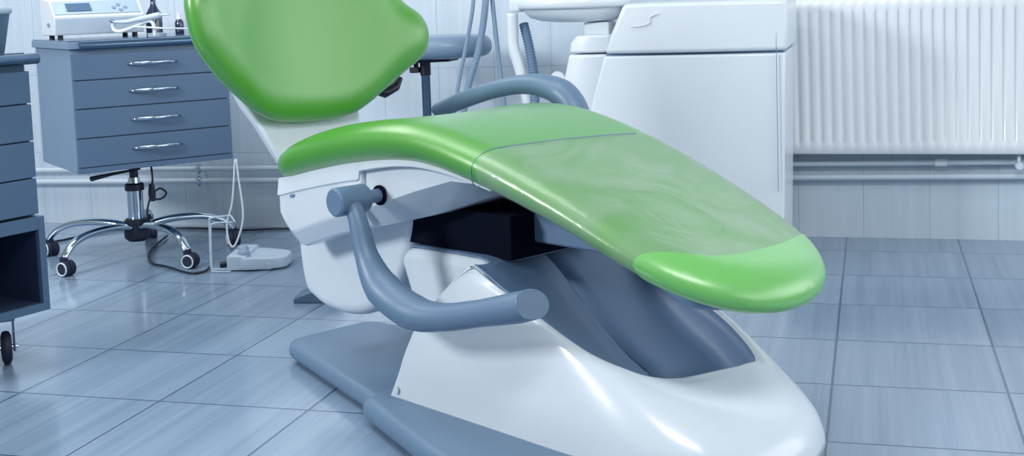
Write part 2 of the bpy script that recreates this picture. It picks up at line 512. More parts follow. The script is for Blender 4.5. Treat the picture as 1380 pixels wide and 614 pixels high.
obj('foot_pocket', bmp, M['green_pocket'], chair, angle=180)

def hem_path(pts):
    out = []
    for x, y in pts:
        w = halfw(x); T = thk(x); r = T / 2
        ay = abs(y); sgn = -1 if y < 0 else 1
        if ay <= w - SRT:
            q = seat_place(Vector((x, y)), T); q.z += 0.0020
            out.append(q)
    # carry on round the near roll
    x, y = pts[0]
    w = halfw(x); T = thk(x); r = T / 2
    roll = []
    for k in range(0, 12):
        phi = PI / 2 - k * (PI * 0.80) / 11
        roll.append(Vector((x - 0.002 * k, -(w - (SRT if phi > 0 else r) * (1 - math.cos(phi)) + 0.0018 * math.cos(phi)), zbot(x) + r + (r + 0.002) * math.sin(phi))))
    return list(reversed(roll)) + [p for p in out if p.y > roll[0].y + 0.004]
hm1 = hem_path([(0.188 + 0.039 * (k / 30), -0.27 + 0.54 * k / 30) for k in range(31)])
obj('film_hem', tube(hm1, 0.0011, 6), M['trough'], chair, angle=180)

# backrest
BACK = [(-0.05, 0.664), (-0.168, 0.676), (-0.235, 0.706), (-0.292, 0.752), (-0.358, 0.815), (-0.414, 0.893), (-0.430, 0.960), (-0.428, 1.02), (-0.395, 1.09), (-0.32, 1.16), (-0.22, 1.22), (-0.14, 1.27),
        (0.05, 1.27), (0.13, 1.21), (0.20, 1.12), (0.262, 1.00), (0.322, 0.944), (0.339, 0.889), (0.318, 0.828), (0.246, 0.775), (0.188, 0.735), (0.127, 0.696), (0.062, 0.670)]
BO = resample(spline([Vector(p) for p in BACK], 8, True), 140)
def back_place(p, h):
    d = (p.x + 0.045) / 0.38
    x = -0.770 + 0.065 * d * d - 0.12 * (p.y - 0.85) + (h - 0.045)
    g = Vector((p.x + 0.045, p.y - 0.88))
    s = min(1.0, g.length / 0.24)
    if h > 0.045: x -= 0.016 * (1 - s * s)
    return Vector((x, p.x, p.y))
def back_medial(p): return Vector((-0.045, 0.93))
obj('backrest_cushion', pillow(BO, lambda p: 0.095, back_medial, back_place, fills=[k / 14 for k in range(1, 15)], nphi=20, cap=False, rtop=0.085), M['green'], chair, angle=180)
# white backrest shell reaching down behind the seat
def shell_ring(z, ya, yb, x, t):
    return [(x, ya, z), (x, yb, z), (x - t, yb - 0.01, z), (x - t, ya + 0.01, z)]
rg = [shell_ring(z, ya, yb, x, 0.05) for z, ya, yb, x in ((0.44, -0.10, 0.05, -0.70), (0.56, -0.165, 0.10, -0.735), (0.60, -0.185, 0.115, -0.745), (0.66, -0.21, 0.13, -0.765), (0.72, -0.235, 0.15, -0.80), (0.80, -0.26, 0.20, -0.825), (0.95, -0.30, 0.22, -0.845), (1.1, -0.24, 0.14, -0.865))]
obj('backrest_shell', loft(rg), M['white'], chair, bevel=0.012, bseg=3)
obj('release_lever', tube([(-0.80, 0.17, 0.742), (-0.785, 0.235, 0.72), (-0.78, 0.27, 0.735), (-0.78, 0.29, 0.76)], [0.014, 0.02, 0.018, 0.01], 12, flat=(1, 0.8)), M['black'], chair, angle=180)

# seat shell (white), with rail, chamfer and recessed right part
def sshell(x, zb, ch, cin, dy=0.0):
    zt = zbot(max(-0.6, x)) - 0.002
    y = 0.25 + dy
    return [(x, -y, zt), (x, -y, zb + ch), (x, -(y - cin), zb), (x, y - cin, zb), (x, y, zb + ch), (x, y, zt)]
st = [(-0.618, 0.425, 0.03, 0.03), (-0.600, 0.392, 0.042, 0.03), (-0.575, 0.366, 0.045, 0.035), (-0.555, 0.364, 0.045, 0.035), (-0.416, 0.408, 0.045, 0.035), (-0.262, 0.447, 0.048, 0.038), (-0.256, 0.449, 0.05, 0.04)]
obj('seat_shell', loft([sshell(*s, dy=0.004) for s in st]), M['white'], chair, bevel=0.006, bseg=3)
st2 = [(-0.258, 0.446, 0.050, 0.04), (-0.07, 0.492, 0.062, 0.07), (0.06, 0.533, 0.056, 0.08), (0.15, 0.561, 0.028, 0.08), (0.205, 0.573, 0.006, 0.04)]
obj('front_seat_shell', loft([sshell(*s, dy=-0.010) for s in st2]), M['white'], chair, bevel=0.004, bseg=2)
# rail under the cushion
for s in (-1, 1):
    xs = [-0.620, -0.59, -0.56, -0.53, -0.50, -0.47, -0.44, -0.41, -0.38, -0.35, -0.32, -0.29, -0.262, -0.258, -0.23, -0.20, -0.17, -0.14, -0.11, -0.08, -0.05, -0.02, 0.01, 0.04, 0.07, 0.10, 0.13, 0.16, 0.19, 0.21]
    rr = []
    for x in xs:
        zt = zbot(max(-0.61, x)) + 0.006; hgt = 0.046 if x < -0.26 else max(0.005, 0.024 - 0.04 * (x + 0.26))
        rr.append([(x, s * 0.23, zt), (x, s * 0.252, zt), (x, s * 0.2585, zt - hgt), (x, s * 0.23, zt - hgt - 0.004)])
    obj('seat_rail', loft(rr), M['white'], chair, bevel=0.004, bseg=2)
obj('slot', xf(lathe([(0, -0.003), (0.011, -0.003), (0.011, 0.003), (0, 0.003)], 20, (0, 0, 0), 'Y'), Matrix.Translation((-0.552, -0.2545, 0.502)) @ Matrix.Rotation(math.radians(-14), 4, 'Y') @ Matrix.Scale(0.35, 4, (0, 0, 1))), M['trough'], chair)

# rounded white housing under the seat
DR = [(-0.70, 0.46), (-0.722, 0.40), (-0.722, 0.31), (-0.700, 0.218), (-0.655, 0.190), (-0.595, 0.174), (-0.50, 0.172), (-0.40, 0.198), (-0.30, 0.270), (-0.236, 0.375), (-0.208, 0.47), (-0.25, 0.52), (-0.45, 0.53), (-0.62, 0.51)]
DO = resample(spline([Vector(p) for p in DR], 8, True), 100)
obj('rounded_housing', pillow(DO, lambda p: 0.28, lambda p: Vector((-0.45, 0.35)).lerp(p, 0.05), lambda p, h: Vector((p.x, h - 0.14, min(p.y, zbot(p.x) - 0.02))), rmax=0.032, fills=(0.25, 0.5, 0.75, 1.0)), M['white'], chair, angle=180)

# lifting mechanism under the seat, blackened for the deep shade there
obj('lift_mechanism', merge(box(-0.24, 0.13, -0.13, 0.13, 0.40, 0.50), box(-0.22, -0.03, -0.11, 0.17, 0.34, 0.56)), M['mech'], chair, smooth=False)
obj('lift_arm', loft([[(x, -0.055, z), (x, 0.055, z), (x, 0.055, z - 0.07), (x, -0.055, z - 0.07)] for x, z in ((-0.05, 0.46), (0.12, 0.50), (0.36, 0.50), (0.50, 0.465))]), M['trough'], chair, bevel=0.006)
obj('leg_rest_bracket', pillow(resample(spline([Vector(p) for p in ((0.40, -0.13), (0.40, 0.13), (0.55, 0.14), (0.66, 0.12), (0.70, 0.0), (0.66, -0.14), (0.55, -0.15))], 6, True), 60), lambda p: 0.05, lambda p: Vector((0.54, 0)).lerp(p, 0.1), lambda p, h: Vector((p.x, p.y, zbot(p.x) - 0.052 + h)), rmax=0.02), M['trough'], chair, angle=180)

# pedestal column housing
COLR = [(-0.245, 0.375, 0.150, 0.13), (-0.21, 0.392, 0.155, 0.11), (-0.10, 0.397, 0.16, 0.05), (0.05, 0.400, 0.168, 0.0), (0.082, 0.396, 0.168, 0.0)]
rr = []
for x, zt, hw, dx in COLR:
    rr.append([(x + dx, -hw, 0.05), (x, -hw, zt - 0.02), (x, -hw + 0.015, zt), (x, hw - 0.015, zt), (x, hw, zt - 0.02), (x + dx, hw, 0.05)])
obj('column_housing', loft(rr), M['white'], chair, bevel=0.008, bseg=3)
obj('column_top_plate', loft([[(x, -hw + 0.012, zt), (x, -hw + 0.016, zt + 0.003), (x, hw - 0.016, zt + 0.003), (x, hw - 0.012, zt)] for x, zt, hw in ((-0.225, 0.387, 0.155), (-0.20, 0.393, 0.156), (-0.10, 0.3975, 0.16), (0.05, 0.4005, 0.168), (0.085, 0.398, 0.175), (0.105, 0.390, 0.185))]), M['trough'], chair, angle=30)

# sculpted base cover: footprint curve -> crease -> ridge -> trough
def sym(pts):
    return pts + [(x, -y, *r) for x, y, *r in reversed(pts[:-1])]
FOOT = sym([(-0.160, -0.274, 0.045), (0.0, -0.274, 0.045), (0.20, -0.274, 0.045), (0.42, -0.274, 0.045), (0.60, -0.262, 0.045), (0.72, -0.205, 0.045), (0.782, -0.10, 0.045), (0.80, 0.0, 0.045)])
RIDGE = [(0.095, -0.228, 0.398), (0.17, -0.228, 0.366), (0.25, -0.226, 0.334), (0.42, -0.222, 0.268), (0.515, -0.178, 0.231), (0.545, -0.115, 0.207), (0.55, -0.05, 0.192), (0.552, 0.0, 0.186),
         (0.562, 0.06, 0.184), (0.582, 0.13, 0.186), (0.580, 0.185, 0.198), (0.44, 0.232, 0.262), (0.25, 0.236, 0.334), (0.17, 0.236, 0.366), (0.095, 0.236, 0.398)]
FOOT = spline(FOOT, 6); RIDGE = spline(RIDGE, 6)
FG = [(0, 0), (0.05, 0.015), (0.14, 0.06), (0.26, 0.16), (0.40, 0.33), (0.54, 0.48), (0.66, 0.575), (0.76, 0.63), (0.83, 0.68), (0.885, 0.75), (0.94, 0.86), (0.975, 0.94), (1, 1)]
FGN = [(0, 0), (0.08, 0.006), (0.2, 0.035), (0.35, 0.09), (0.5, 0.17), (0.64, 0.28), (0.74, 0.38), (0.82, 0.48), (0.88, 0.57), (0.925, 0.66), (0.965, 0.79), (0.99, 0.91), (1, 1)]
nS = len(FOOT)
rows = []
def back_x(z): return interp(z, [0.05, 0.128, 0.22, 0.30, 0.34, 0.375, 0.395, 0.42], [-0.158, -0.119, -0.086, -0.020, 0.026, 0.068, 0.10, 0.16])
for k in range(len(FG)):
    row = []
    for i in range(nS):
        s = i / (nS - 1)
        wn = max(0.0, min(1.0, (RIDGE[i].x - 0.25) / 0.28)); wn = wn * wn * (3 - 2 * wn)
        f = FG[k][0] * (1 - wn) + FGN[k][0] * wn
        g = FG[k][1] * (1 - wn) + FGN[k][1] * wn
        p = RIDGE[i].lerp(FOOT[i], f)
        z = RIDGE[i].z + (FOOT[i].z - RIDGE[i].z) * g
        q = Vector((p.x, p.y, z))
        # back edge curves forward with height
        e = max(0.0, 1 - min(s, 1 - s) / 0.10)
        if e > 0:
            q.x = q.x * (1 - e) + back_x(z) * e
        rows.append(None) if False else None
        row.append(q)
    rows.append(row)
rows = [r for r in rows if r]
# rounded lip and trough inside
def inner(off, dz, deep):
    row = []
    for i in range(nS):
        r = RIDGE[i]
        t = (RIDGE[min(i + 1, nS - 1)] - RIDGE[max(i - 1, 0)]); t.z = 0; t.normalize()
        nrm = Vector((-t.y, t.x, 0))
        q = r + nrm * off
        if abs(q.y) < 0.0: q.y = 0
        q.z = r.z - dz
        row.append(q)
    return row
lip = [inner(0.006, -0.002, 0), inner(0.013, -0.001, 0), inner(0.018, 0.005, 0)]
outer = list(reversed(rows))          # foot first
obj('base_cover', loft(outer + lip, caps=False, closed=False), M['white'], chair, angle=50, solid=0.006)
def deep(k, off):
    row = inner(off, 0.0, 0)
    for q, r in zip(row, RIDGE):
        t = max(0.0, min(1.0, (r.x - 0.085) / 0.30)); t = t * t * (3 - 2 * t)
        q.z = r.z + 0.002 - k * (0.006 + 0.094 * t)
    return row
tr = [deep(0.05, 0.017), deep(0.35, 0.020), deep(0.70, 0.026), deep(0.92, 0.038), deep(1.0, 0.060)]
last = tr[-1]
for f in (0.4, 0.7, 1.0):
    tr.append([Vector((p.x + (min(p.x, 0.42) - p.x) * f, p.y * (1 - f), p.z - 0.004 * f)) for p in last])
obj('trough', loft(tr, caps=False, closed=False), M['trough'], chair, angle=60, solid=0.004)
for y in (-1, 1):
    obj('screw_cap', lathe([(0, 0), (0.009, 0), (0.008, 0.003), (0, 0.004)], 16, (-0.125, 0, 0.085), 'Y') if y > 0 else lathe([(0, 0.004), (0.008, 0.003), (0.009, 0), (0, 0)], 16, (-0.125, 0, 0.085), 'Y'), M['white'], chair).location = (0, 0.2745 if y > 0 else -0.2775, 0)

# floor plate in two levels
def plate(name, pts, z0, z1, r):
    P = resample(spline([Vector(p) for p in pts], 6, True), 90) if len(pts) > 12 else [Vector(p) for p in pts]
    return P
def rounded_poly(pts, r, n=6):
    out = []; m = len(pts); P = [Vector(p) for p in pts]
    for i in range(m):
        a, b, c = P[i - 1], P[i], P[(i + 1) % m]
        u = (a - b).normalized(); v = (c - b).normalized()
        k = min(r, (a - b).length * 0.45, (c - b).length * 0.45)
        p0, p1 = b + u * k, b + v * k
        for j in range(n + 1):
            t = j / n
            out.append((1 - t) ** 2 * p0 + 2 * t * (1 - t) * b + t * t * p1)
    return out
RP = rounded_poly([(-0.80, -0.145), (-0.10, -0.318), (0.10, -0.33), (0.10, 0.33), (-0.10, 0.318), (-0.80, 0.145)], 0.05)
RP = resample(RP, 120)
obj('floor_plate', pillow(RP, lambda p: 0.05, lambda p: Vector((-0.35, 0)).lerp(p, 0.15), lambda p, h: Vector((p.x, p.y, 0.008 + h)), rmax=0.022, fills=(0.3, 0.6, 1.0)), M['plate'], chair, angle=180)
FP = rounded_poly([(-0.205, -0.325), (0.15, -0.43), (0.45, -0.50), (0.60, -0.34), (0.62, 0.0), (0.50, 0.24), (-0.10, 0.29), (-0.205, 0.27)], 0.03)
FP = resample(FP, 140)
obj('front_floor_plate', pillow(FP, lambda p: 0.058, lambda p: Vector((0.2, 0)).lerp(p, 0.15), lambda p, h: Vector((p.x, p.y, 0.008 + h)), rmax=0.026, fills=(0.3, 0.6, 1.0)), M['plate'], chair, angle=180)
for px, py in ((-0.68, 0.0), (0.0, -0.22), (0.0, 0.22), (0.45, -0.25), (0.4, 0.15)):
    obj('levelling_foot', lathe([(0, 0), (0.05, 0), (0.05, 0.012), (0, 0.012)], 20, (px, py, 0)), M['rubber'], chair)

# armrests
def armrest(path, radii, hub_y, hub_x, hub_z, s, roll):
    P = spline(path, 6)
    R = [radii[0]] * len(P)
    n = len(path)
    RR = []
    for i in range(len(P)):
        t = i / (len(P) - 1) * (n - 1); k = min(int(t), n - 2); RR.append(radii[k] + (radii[k + 1] - radii[k]) * (t - k))
    body = tube(P, RR, 20, flat=(1.05, 0.95))
    ring0 = len(body[0]) - 20
    body = ([(p if i < ring0 else (p[0] + 0.35 * (p[1] - path[-1][1]), p[1], p[2])) for i, p in enumerate(body[0])], body[1])
    a = obj('armrest', body, M['arm'], chair, angle=50, bevel=0.004, bseg=3)
    hub = lathe([(0, -0.044), (0.029, -0.044), (0.034, -0.039), (0.034, 0.040), (0.030, 0.046), (0.016, 0.046), (0.016, 0.085), (0, 0.085)], 28, (0, 0, 0), 'Y')
    hub = xf(hub, Matrix.Scale(-1 if s > 0 else 1, 4, (0, 1, 0)))
    hub = ([(v[0] + hub_x, v[1] + hub_y, v[2] + hub_z) for v in hub[0]], hub[1])
    obj('pivot', hub, M['arm'], a, angle=35)
    obj('pivot_collar', lathe([(0.017, -0.003), (0.024, -0.003), (0.024, 0.003), (0.017, 0.003)], 24, (hub_x, (-0.247 if s < 0 else 0.247), hub_z), 'Y'), M['mech'], a)
armrest([(-0.186, -0.34, 0.535), (-0.160, -0.34, 0.500), (-0.128, -0.34, 0.412), (-0.072, -0.34, 0.345), (0.030, -0.34, 0.309), (0.130, -0.34, 0.313), (0.255, -0.34, 0.342), (0.365, -0.34, 0.371), (0.412, -0.34, 0.386)],
        [0.020, 0.021, 0.027, 0.041, 0.041, 0.032, 0.030, 0.034, 0.033], -0.335, -0.194, 0.535, -1, 0)
armrest([(-0.10, 0.34, 0.56), (-0.090, 0.34, 0.63), (-0.110, 0.34, 0.69), (-0.160, 0.34, 0.732), (-0.24, 0.34, 0.750), (-0.33, 0.34, 0.748), (-0.44, 0.34, 0.728), (-0.56, 0.34, 0.697), (-0.665, 0.34, 0.664)],
        [0.022, 0.026, 0.034, 0.038, 0.032, 0.027, 0.025, 0.026, 0.024], 0.335, -0.10, 0.54, 1, 0)

# ------------------------------------------------------------------ mobile drawer cabinet on a star base
CA = math.radians(49.5)
cab = thing('drawer_cabinet', 'blue-grey four-drawer cabinet on a chrome star base with castors, white device on top', 'cabinet', (-2.88, 4.53, 0), CA)
W2, D2 = 0.305, 0.265
obj('body', box(-W2, W2, -D2 + 0.018, D2, 0.376, 0.845), M['cabinet_lit'], cab, smooth=False, bevel=0.003)
for k, (za, zb) in enumerate(((0.399, 0.506), (0.510, 0.617), (0.621, 0.725), (0.729, 0.824))):
    d = obj('drawer', box(-W2 + 0.004, W2 - 0.001, -D2, -D2 + 0.02, za, zb), M['cabinet'], cab, smooth=False, bevel=0.0015)
    zc = (za + zb) / 2 + 0.003
    hp = [(-0.095 + 0.19 * t / 12, -D2 - 0.004 - 0.026 * math.sin(PI * t / 12) ** 0.8, zc + 0.003 * math.sin(PI * t / 12)) for t in range(13)]
    hd = tube(hp, [0.004 + 0.003 * math.sin(PI * t / 12) for t in range(13)], 10, flat=(1.0, 1.2))
    obj('handle', hd, M['chrome'], d, angle=180)
obj('bottom_lip', box(-W2, W2, -D2, -D2 + 0.02, 0.376, 0.396), M['cabinet'], cab, smooth=False, bevel=0.002)
tp = obj('worktop', box(-W2 - 0.012, W2 + 0.012, -D2 - 0.005, D2 + 0.01, 0.845, 0.872), M['cabinet_lit'], cab, smooth=False, bevel=0.003)
obj('edge_rail', tube([(-W2 + 0.03, -D2 - 0.006, 0.858), (W2 + 0.011, -D2 - 0.006, 0.858)], 0.0165, 20), M['steel'], tp, angle=50)
obj('glass_sheet', box(-W2 - 0.008, W2 + 0.008, -D2 + 0.004, D2 + 0.006, 0.872, 0.877), M['top_dark'], tp, smooth=False, bevel=0.0015)
hx, hy = -0.041, -0.075
obj('underside_plate', box(hx - 0.09, hx + 0.09, hy - 0.08, hy + 0.08, 0.362, 0.376), M['black'], cab, smooth=False, bevel=0.002)
obj('height_lever', tube([(hx + 0.02, hy - 0.02, 0.352), (hx - 0.10, hy - 0.07, 0.349), (hx - 0.20, hy - 0.12, 0.345)], [0.005, 0.006, 0.010], 10), M['black'], cab, angle=180)
obj('gas_spring', lathe([(0, 0.20), (0.017, 0.20), (0.017, 0.362), (0, 0.362)], 20, (hx, hy, 0)), M['black'], cab)
obj('column', lathe([(0, 0.13), (0.031, 0.13), (0.031, 0.268), (0.036, 0.272), (0.036, 0.286), (0.026, 0.294), (0.022, 0.318), (0, 0.318)], 24, (hx, hy, 0)), M['chrome'], cab)
obj('column_collar', lathe([(0.0315, 0.266), (0.038, 0.266), (0.038, 0.290), (0.028, 0.296)], 24, (hx, hy, 0)), M['black'], cab)
obj('hub', lathe([(0, 0.062), (0.036, 0.062), (0.050, 0.075), (0.052, 0.10), (0.046, 0.125), (0.052, 0.14), (0.042, 0.152), (0, 0.152)], 28, (hx, hy, 0)), M['black'], cab)
def caster_bm():
    parts = []
    for s in (-1, 1):
        w = lathe([(0, -0.011), (0.024, -0.011), (0.029, -0.007), (0.029, 0.007), (0.024, 0.011), (0, 0.011)], 22, (0.012, s * 0.014, 0.029), 'Y')
        parts.append(w)
    hood = lathe([(0, -0.004), (0.030, -0.004), (0.030, 0.004), (0, 0.004)], 22, (0.012, 0, 0.031), 'Y')
    stem = lathe([(0, 0.045), (0.012, 0.045), (0.016, 0.060), (0.016, 0.070), (0, 0.070)], 16)
    return merge(*parts, hood, stem)
ring_bm = tube([(0.012 + 0.0235 * math.cos(2 * PI * k / 24), -0.0250, 0.029 + 0.0235 * math.sin(2 * PI * k / 24)) for k in range(25)], 0.0028, 8, up=(0, 1, 0))
for k in range(5):
    a = math.radians(-102 + 72 * k) - CA
    dx, dy = math.cos(a), math.sin(a)
    pts = [(0.035, 0.118), (0.10, 0.132), (0.18, 0.138), (0.27, 0.132), (0.335, 0.112), (0.370, 0.085), (0.385, 0.066)]
    P = spline([Vector((hx + dx * r, hy + dy * r, z)) for r, z in pts], 4)
    rad = [0.021 - 0.005 * i / (len(P) - 1) for i in range(len(P))]
    lg = obj('leg', tube(P, rad, 14, flat=(1.1, 0.75)), M['chrome'], cab, angle=180)
    rot = random.uniform(-0.6, 0.6) if k not in (0, 1) else (0.5, 0.7)[k]
    mt = Matrix.Translation((hx + dx * 0.385, hy + dy * 0.385, 0)) @ Matrix.Rotation(math.radians(-40) - CA + rot, 4, 'Z')
    obj('castor', xf(caster_bm(), mt), M['rubber'], lg, angle=35)
    obj('castor_ring', xf(ring_bm, mt), M['pipe'], lg, angle=35)
cb = spline([(hx + 0.06, hy - 0.04, 0.36), (hx + 0.06, hy - 0.045, 0.30), (hx + 0.045, hy - 0.05, 0.24), (hx + 0.085, hy - 0.05, 0.225), (hx + 0.115, hy - 0.04, 0.245), (hx + 0.09, hy - 0.03, 0.265), (hx + 0.05, hy - 0.04, 0.235), (hx + 0.03, hy - 0.05, 0.18), (hx + 0.04, hy - 0.04, 0.13)], 6)
obj('cable', tube(cb, 0.0042, 8), M['black'], cab, angle=180)
obj('cable_grip', lathe([(0, 0.22), (0.012, 0.22), (0.015, 0.25), (0.010, 0.29), (0, 0.29)], 14, (hx + 0.055, hy - 0.045, 0)), M['black'], cab)

# ------------------------------------------------------------------ things on the drawer cabinet
TZ = 0.877
ex = Vector((math.cos(CA), math.sin(CA), 0)); ey = Vector((-ex.y, ex.x, 0)); CC = Vector((-2.88, 4.53, 0))
def cabp(a, b, z=0.0): return CC + ex * a + ey * b + Vector((0, 0, z))
dv = thing('lab_device', 'white tabletop medical device with a small screen and round buttons, on the drawer cabinet', 'device', cabp(-0.107, 0.03, TZ), CA)
w = 0.178; dd = 0.19
prof = [(0.0, 0.016), (-0.012, 0.088), (0.050, 0.150), (dd, 0.165), (dd, 0.016)]   # (y back, z)
def dev_ring(x, k=1.0):
    bow = -0.010 * (1 - (x / w) ** 2)
    return [(x, y + (bow if y < 0.02 else 0), z) for y, z in prof]
xs = [-w, -w + 0.004, -w * 0.66, -w * 0.33, 0, w * 0.33, w * 0.66, w - 0.004, w]
obj('housing', loft([dev_ring(x) for x in xs]), M['device'], dv, bevel=0.003, bseg=2)
def on_front(u, v0, v1, lower, lift):
    pass
def strip(za, zb, xa, xb, lower, m, name, lift=0.0022, nx=8):
    V = []; n = nx + 1
    for zz in (za, zb):
        for i in range(n):
            x = xa + (xb - xa) * i / nx
            bow = -0.010 * (1 - (x / w) ** 2)
            if lower:
                t = (zz - 0.016) / 0.072; y = -0.012 * t + bow
            else:
                t = (zz - 0.088) / 0.062; y = -0.012 + 0.062 * t + bow * (1 - t)
            V.append((x, y - lift, zz + (lift if not lower else 0)))
    F = [(i, i + 1, n + i + 1, n + i) for i in range(nx)]
    return obj(name, (V, F), m, dv, solid=0.0015, smooth=False)
strip(0.022, 0.080, -w + 0.006, w - 0.006, True, M['panel_low'], 'lower_panel')
strip(0.096, 0.147, -w + 0.005, w - 0.012, False, M['panel'], 'control_panel')
strip(0.106, 0.136, -w + 0.055, -w + 0.150, False, M['screen'], 'screen', 0.0045)
for bx, bz in ((0.062, 0.116), (0.083, 0.127), (0.108, 0.116), (0.087, 0.106)):
    t = (bz - 0.088) / 0.062; y = -0.012 + 0.062 * t - 0.010 * (1 - (bx / w) ** 2) * (1 - t)
    bt = lathe([(0, 0), (0.0085, 0), (0.0075, 0.002), (0, 0.0025)], 16)
    mt = Matrix.Translation((bx, y - 0.003, bz + 0.003)) @ Matrix.Rotation(math.radians(45), 4, 'X')
    obj('button', xf(bt, mt), M['mark'], dv)
obj('side_badge', xf(lathe([(0, 0), (0.019, 0), (0.018, 0.002), (0, 0.002)], 20), Matrix.Translation((-w - 0.001, 0.075, 0.058)) @ Matrix.Rotation(-PI / 2, 4, 'Y') @ Matrix.Scale(0.42, 4, (1, 0, 0))), M['mark'], dv)
for fx, fy in ((-w + 0.03, 0.03), (w - 0.03, 0.03), (-w + 0.03, dd - 0.03), (w - 0.03, dd - 0.03)):
    obj('foot', lathe([(0, 0), (0.011, 0), (0.0105, 0.016), (0, 0.016)], 14, (fx, fy, 0)), M['black'], dv)

def bottle(name, label, loc, prof, m, cap):
    t = thing(name, label, 'bottle', loc)
    obj('bottle_body', lathe(prof, 26), m, t, angle=35)
    obj('cap', lathe(cap[0], 20), cap[1], t, angle=35)
bottle('reagent_bottle', 'dark glass bottle with sloping shoulders behind the white handpiece', cabp(0.130, 0.079, TZ),
       [(0, 0), (0.031, 0), (0.034, 0.004), (0.034, 0.080), (0.030, 0.090), (0.014, 0.118), (0.0105, 0.128), (0.0105, 0.150), (0, 0.150)], M['bottle'],
       ([(0.011, 0.150), (0.0135, 0.150), (0.0135, 0.174), (0, 0.176)], M['black']))
bottle('dropper_bottle', 'small dark bottle with a white cap near the backrest of the chair', cabp(0.232, 0.067, TZ),
       [(0, 0), (0.0165, 0), (0.0185, 0.003), (0.0185, 0.046), (0.015, 0.055), (0.0095, 0.060), (0, 0.060)], M['bottle'],
       ([(0.0, 0.060), (0.0115, 0.060), (0.0115, 0.066), (0.009, 0.068), (0.008, 0.084), (0, 0.086)], M['device']))

hs = thing('handpiece', 'white device handpiece with its hose resting in a curved stand on the cabinet top', 'handpiece', cabp(0.0, -0.14, TZ))
O2 = cabp(0.0, -0.14, TZ)
def rel(x, y, z): return Vector((x, y, z)) - O2
stand = spline([rel(-2.790, 4.43, 0.9375), rel(-2.803, 4.43, 0.925), rel(-2.796, 4.43, 0.905), rel(-2.770, 4.43, 0.901), rel(-2.735, 4.435, 0.910), rel(-2.690, 4.44, 0.925), rel(-2.652, 4.44, 0.938), rel(-2.632, 4.44, 0.932), rel(-2.626, 4.44, 0.912), rel(-2.624, 4.44, TZ)], 5)
stand = [Vector((p.x - 0.085, p.y, p.z)) for p in stand]
obj('stand', tube(stand, 0.0075, 12), M['device'], hs, angle=180)
wand = spline([rel(-2.875, 4.42, 0.938), rel(-2.82, 4.425, 0.938), rel(-2.775, 4.43, 0.945), rel(-2.70, 4.435, 0.957), rel(-2.682, 4.436, 0.960), rel(-2.676, 4.436, 0.9605), rel(-2.635, 4.436, 0.961)], 4)
n = len(wand)
obj('wand', tube(wand, [0.006 + 0.006 * min(1, 2.2 * i / n) if i < n - 7 else 0.0055 - 0.003 * (i - n + 7) / 7 for i in range(n)], 14), M['panel_low'], hs, angle=180)
obj('clamp', tube([rel(-2.872, 4.425, 0.936), rel(-2.892, 4.425, 0.946)], 0.007, 10), M['steel'], hs)
hose = spline([rel(-2.775, 4.40, 0.918), rel(-2.72, 4.41, 0.914), rel(-2.66, 4.43, 0.908), rel(-2.60, 4.50, 0.902), rel(-2.52, 4.57, 0.885), rel(-2.50, 4.60, TZ + 0.004)], 5)
obj('hose', tube(hose, 0.0035, 8), M['device'], hs, angle=180)
obj('tip_tray', xf(lathe([(0, 0), (0.035, 0), (0.038, 0.012), (0.034, 0.012), (0.032, 0.004), (0, 0.004)], 22), Matrix.Translation(rel(-2.735, 4.50, TZ))), M['panel_low'], hs, angle=35)

# ------------------------------------------------------------------ left cabinet (only its right end is in view)
LA = math.radians(73)
lx = Vector((math.cos(LA), math.sin(LA), 0)); ly = Vector((-lx.y, lx.x, 0))
LW, LD = 0.50, 0.48
LR = Vector((-2.287, 3.1, 0))
LC = LR - lx * (LW / 2) + ly * (LD / 2)
lc = thing('storage_cabinet', 'blue-grey drawer cabinet with an open dark lower shelf, at the left edge', 'cabinet', LC, LA)
hw, hd = LW / 2, LD / 2
obj('body', box(-hw, hw - 0.012, -hd + 0.02, hd, 0.415, 0.846), M['cabinet'], lc, smooth=False, bevel=0.003)
for za, zb in ((0.421, 0.522), (0.526, 0.627), (0.631, 0.733), (0.737, 0.827)):
    d = obj('drawer', box(-hw, hw - 0.014, -hd, -hd + 0.02, za, zb), M['cabinet'], lc, smooth=False, bevel=0.0015)
    zc = (za + zb) / 2
    hp = [(-0.095 + 0.19 * t / 12, -hd - 0.004 - 0.026 * math.sin(PI * t / 12) ** 0.8, zc) for t in range(13)]
    obj('handle', tube(hp, [0.004 + 0.003 * math.sin(PI * t / 12) for t in range(13)], 10), M['chrome'], d, angle=180)
tp = obj('worktop', box(-hw - 0.01, hw - 0.004, -hd, hd + 0.01, 0.848, 0.872), M['cabinet_lit'], lc, smooth=False, bevel=0.003)
obj('edge_rail', tube([(-hw, -hd - 0.004, 0.861), (hw + 0.012, -hd - 0.004, 0.861), (hw + 0.016, -hd - 0.004, 0.861)], [0.0155, 0.0155, 0.011], 20), M['steel'], tp, angle=60)
obj('glass_sheet', box(-hw, hw - 0.01, -hd + 0.02, hd, 0.872, 0.879), M['top_dark'], tp, smooth=False, bevel=0.0015)
